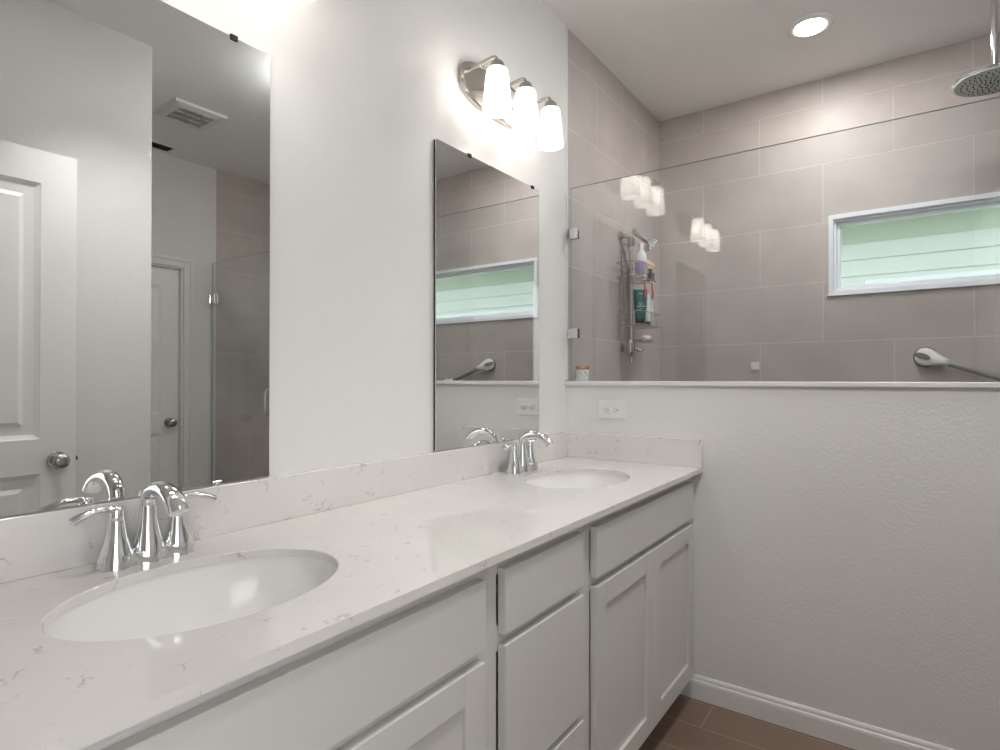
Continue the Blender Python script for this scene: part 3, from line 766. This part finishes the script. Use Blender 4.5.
bm = bmesh.new(); lathe(bm, [(0, -.019), (.016, -.019), (.018, -.012), (.018, .014), (.014, .018), (0, .018)], 20); obj('slider_clip', bm, M['steel'], h, smooth='auto')

def basket(x0, x1, y0, y1, zf, zr, r=.0022, slats=8):
    bm = bmesh.new(); q = .028
    def loop(z, g=0):
        pts = []
        for cx, cy, a0 in ((x1 - q, y0 + q, -90), (x1 - q, y1 - q, 0), (x0 + q * .5, y1 - q * .5, 90), (x0 + q * .5, y0 + q * .5, 180)):
            qq = q if cx > (x0 + x1) / 2 else q * .5
            for k in range(5):
                a = radians(a0 + 22.5 * k); pts.append((cx + (qq - g) * cos(a), cy + (qq - g) * sin(a), z))
        pts.append(pts[0]); return pts
    tube(bm, loop(zf), r, 8); tube(bm, loop(zr), r, 8)
    for k in range(slats):
        x = x0 + .008 + (x1 - x0 - .016) * k / (slats - 1); tube(bm, [(x, y0 + .002, zf), (x, y1 - .002, zf)], r * .6, 6)
    for yy in (y0, y1): 
        for x in (x0 + .03, x1 - .03): tube(bm, [(x, yy, zf), (x, yy, zr)], r * .7, 6)
    for yy in (y0 + .06, (y0 + y1) / 2, y1 - .06): tube(bm, [(x1, yy, zf), (x1, yy, zr)], r * .7, 6)
    return bm
c = empty('shower_caddy', (SX, 2.76, 1.34)); tag(c, 'two-tier wire shower caddy hanging on the slide bar with bottles', 'shower caddy')
def csub(n, bm, m, par=None):
    o = obj(n, bm, m, par or c, smooth='auto'); o.location = -Vector(c.location); return o
csub('upper_basket', basket(.022, .135, 2.615, 2.875, 1.662, 1.732), M['steel'])
csub('lower_basket', basket(.022, .135, 2.655, 2.925, 1.433, 1.498), M['steel'])
bm = bmesh.new()
for yy in (2.70, 2.80): tube(bm, [(.018, yy, 1.375), (.018, yy, 1.80)], .0028, 8)
tube(bm, smoothpath([(.018, 2.70, 1.80), (.018, 2.72, 1.835), (.022, 2.75, 1.845), (.018, 2.78, 1.835), (.018, 2.80, 1.80)], 4), .0028, 8)
csub('back_frame', bm, M['steel'])
bm = bmesh.new(); ring = [(.105 + .033 * cos(a), 2.80 + .055 * sin(a), 1.362) for a in [2 * pi * k / 24 for k in range(25)]]; tube(bm, ring, .0022, 8)
ring = [(.105 + .022 * cos(a), 2.80 + .042 * sin(a), 1.352) for a in [2 * pi * k / 24 for k in range(25)]]; tube(bm, ring, .0016, 8)
for k in range(6): yy = 2.755 + k * .018; tube(bm, [(.076, yy, 1.356), (.134, yy, 1.356)], .0013, 6)
tube(bm, [(.018, 2.78, 1.38), (.05, 2.79, 1.364), (.075, 2.80, 1.36)], .0022, 8)
csub('soap_dish', bm, M['steel'])
bm = bmesh.new(); lathe(bm, [(0, 0), (.7, .001), (.95, .006), (1, .011), (.9, .017), (.6, .0215), (0, .023)], 28, (0, 0, 0), 'z', .022, .036)
tag(obj('soap_bar', bm, mat('soap', (.85, .84, .80), .4), smooth=True, loc=(.105, 2.80, 1.3645)), 'oval white soap bar on the wire dish below the caddy', 'soap')

BZ = 1.6652; BZ2 = 1.4362
# spray bottle, white with lilac print
b = empty('shampoo_bottle', (.100, 2.745, BZ)); tag(b, 'white bottle with a lilac print in the upper caddy basket', 'bottle')
bm = bmesh.new(); lathe(bm, [(0, 0), (.0265, 0), (.028, .003), (.028, .105), (.024, .122), (.0145, .134), (.012, .140), (0, .140)], 32); bb = obj('bottle_body', bm, M['plastic'], b, smooth='auto')
bm = bmesh.new(); lathe(bm, [(.0282, .016), (.0284, .018), (.0284, .078), (.0282, .080)], 32); obj('label_band', bm, M['lilac'], bb, smooth='auto')
bm = bmesh.new(); lathe(bm, [(0, .140), (.0125, .140), (.0125, .168), (.010, .174), (0, .175)], 24); obj('cap', bm, M['plastic'], b, smooth='auto')
# wooden brush leaning
b = empty('bath_brush', (.095, 2.830, 1.735)); tag(b, 'round pale wooden bath brush leaning in the upper basket', 'brush')
b.rotation_euler = (radians(0), radians(62), radians(-35))
bm = bmesh.new(); lathe(bm, [(0, -.004), (.043, -.004), (.047, .001), (.046, .010), (.036, .016), (0, .019)], 36); obj('brush_back', bm, M['wood'], b, smooth='auto')
bm = bmesh.new(); lathe(bm, [(.0, -.005), (.040, -.0045), (.0435, -.022), (0, -.024)], 36); obj('bristles', bm, mat('bristle', (.68, .56, .40), .8, bump=(400, .8, .004)), b, smooth='auto')
# black box-shaped tub
b = tag(obj('dark_tub', bx(-.022, .022, -.028, .028, 0, .058), mat('dark_brown', (.035, .022, .015), .4), bevel=.006, loc=(.105, 2.835, BZ)), 'small dark brown tub behind the white bottle in the upper basket', 'tub')
# teal tube standing on its cap
b = empty('conditioner_tube', (.098, 2.742, BZ2), radians(-58)); tag(b, 'teal squeeze tube standing on its cap in the lower basket', 'tube')
bm = bmesh.new(); R = []
for hgt, a, d in ((.026, .024, .020), (.05, .027, .019), (.09, .0305, .0155), (.14, .033, .008), (.170, .034, .0015), (.174, .034, .0012)):
    R.append([bm.verts.new((d * cos(2 * pi * k / 28), a * sin(2 * pi * k / 28), hgt)) for k in range(28)])
for A, B in zip(R, R[1:]):
    for k in range(28): bm.faces.new((A[k], A[(k + 1) % 28], B[(k + 1) % 28], B[k]))
bm.faces.new(R[0][::-1]); bm.faces.new(R[-1]); tb = obj('tube_body', bm, M['teal'], b, smooth='auto')
bm = bmesh.new(); lathe(bm, [(0, 0), (.020, 0), (.0215, .003), (.022, .026), (0, .026)], 28, (0, 0, 0), 'z', .9, 1.05); obj('cap', bm, M['blackp'], b, smooth='auto')
bm = bmesh.new()
def dline(z, w, hgt, off=0):
    x = .0195 - (z - .05) * .093 + .0006 if z > .05 else .0205
    n = max(2, int(w / .0045))
    for k in range(n):
        y = -w / 2 + w * (k + .5) / n; box(bm, x - .0012, x + .0008, y - w / n * .34, y + w / n * .34, z, z + hgt)
dline(.150, .020, .005); obj('lettering', bm, mat('print_pale_top', (.55, .68, .64), .5), tb); bm = bmesh.new(); dline(.104, .026, .004); dline(.096, .020, .003); dline(.086, .038, .006); dline(.076, .022, .0025)
obj('lettering', bm, mat('print_pale', (.55, .68, .64), .5), tb)
# white tube and clear bottle
b = empty('face_wash_tube', (.108, 2.808, BZ2)); tag(b, 'slim white tube with a black cap beside the teal tube', 'tube')
bm = bmesh.new(); lathe(bm, [(0, .02), (.017, .02), (.019, .03), (.018, .10), (.016, .158), (0, .160)], 24, (0, 0, 0), 'z', .8, 1); obj('tube_body', bm, M['plastic'], b, smooth='auto')
bm = bmesh.new(); lathe(bm, [(0, 0), (.017, 0), (.018, .003), (.018, .02), (0, .02)], 24, (0, 0, 0), 'z', .8, 1); obj('cap', bm, M['blackp'], b, smooth='auto')
b = empty('clear_bottle', (.098, 2.872, BZ2)); tag(b, 'pale green clear bottle at the far end of the lower basket', 'bottle')
bm = bmesh.new(); lathe(bm, [(0, 0), (.021, 0), (.0225, .003), (.0225, .115), (.016, .130), (.010, .134), (0, .134)], 24, (0, 0, 0), 'z', .8, 1.1); obj('bottle_body', bm, M['clearb'], b, smooth='auto')
bm = bmesh.new(); lathe(bm, [(0, .134), (.012, .134), (.012, .156), (0, .157)], 20); obj('cap', bm, M['clearb'], b, smooth='auto')
# razors hanging between the baskets
for i, (x, y, l) in enumerate(((.122, 2.735, 'pink razor handle hanging under the white bottle'), (.122, 2.835, 'pink razor handle hanging under the dark brown tub'))):
    b = empty('razor', (x, y, 1.655)); tag(b, l, 'razor', 'pink razors hanging in the caddy')
    bm = bmesh.new(); tube(bm, smoothpath([(0, 0, 0), (.001, 0, -.025), (.004, .002, -.055), (.002, .003, -.085)], 4), lerpl([.003, .0045, .006, .005], 13), 10, (1, .75)); obj('handle', bm, M['pink'], b, smooth='auto')
    bm = bx(-.004, .004, -.019, .019, .0, .0055); obj('blade_head', bm, M['plastic'], b, bevel=.001)
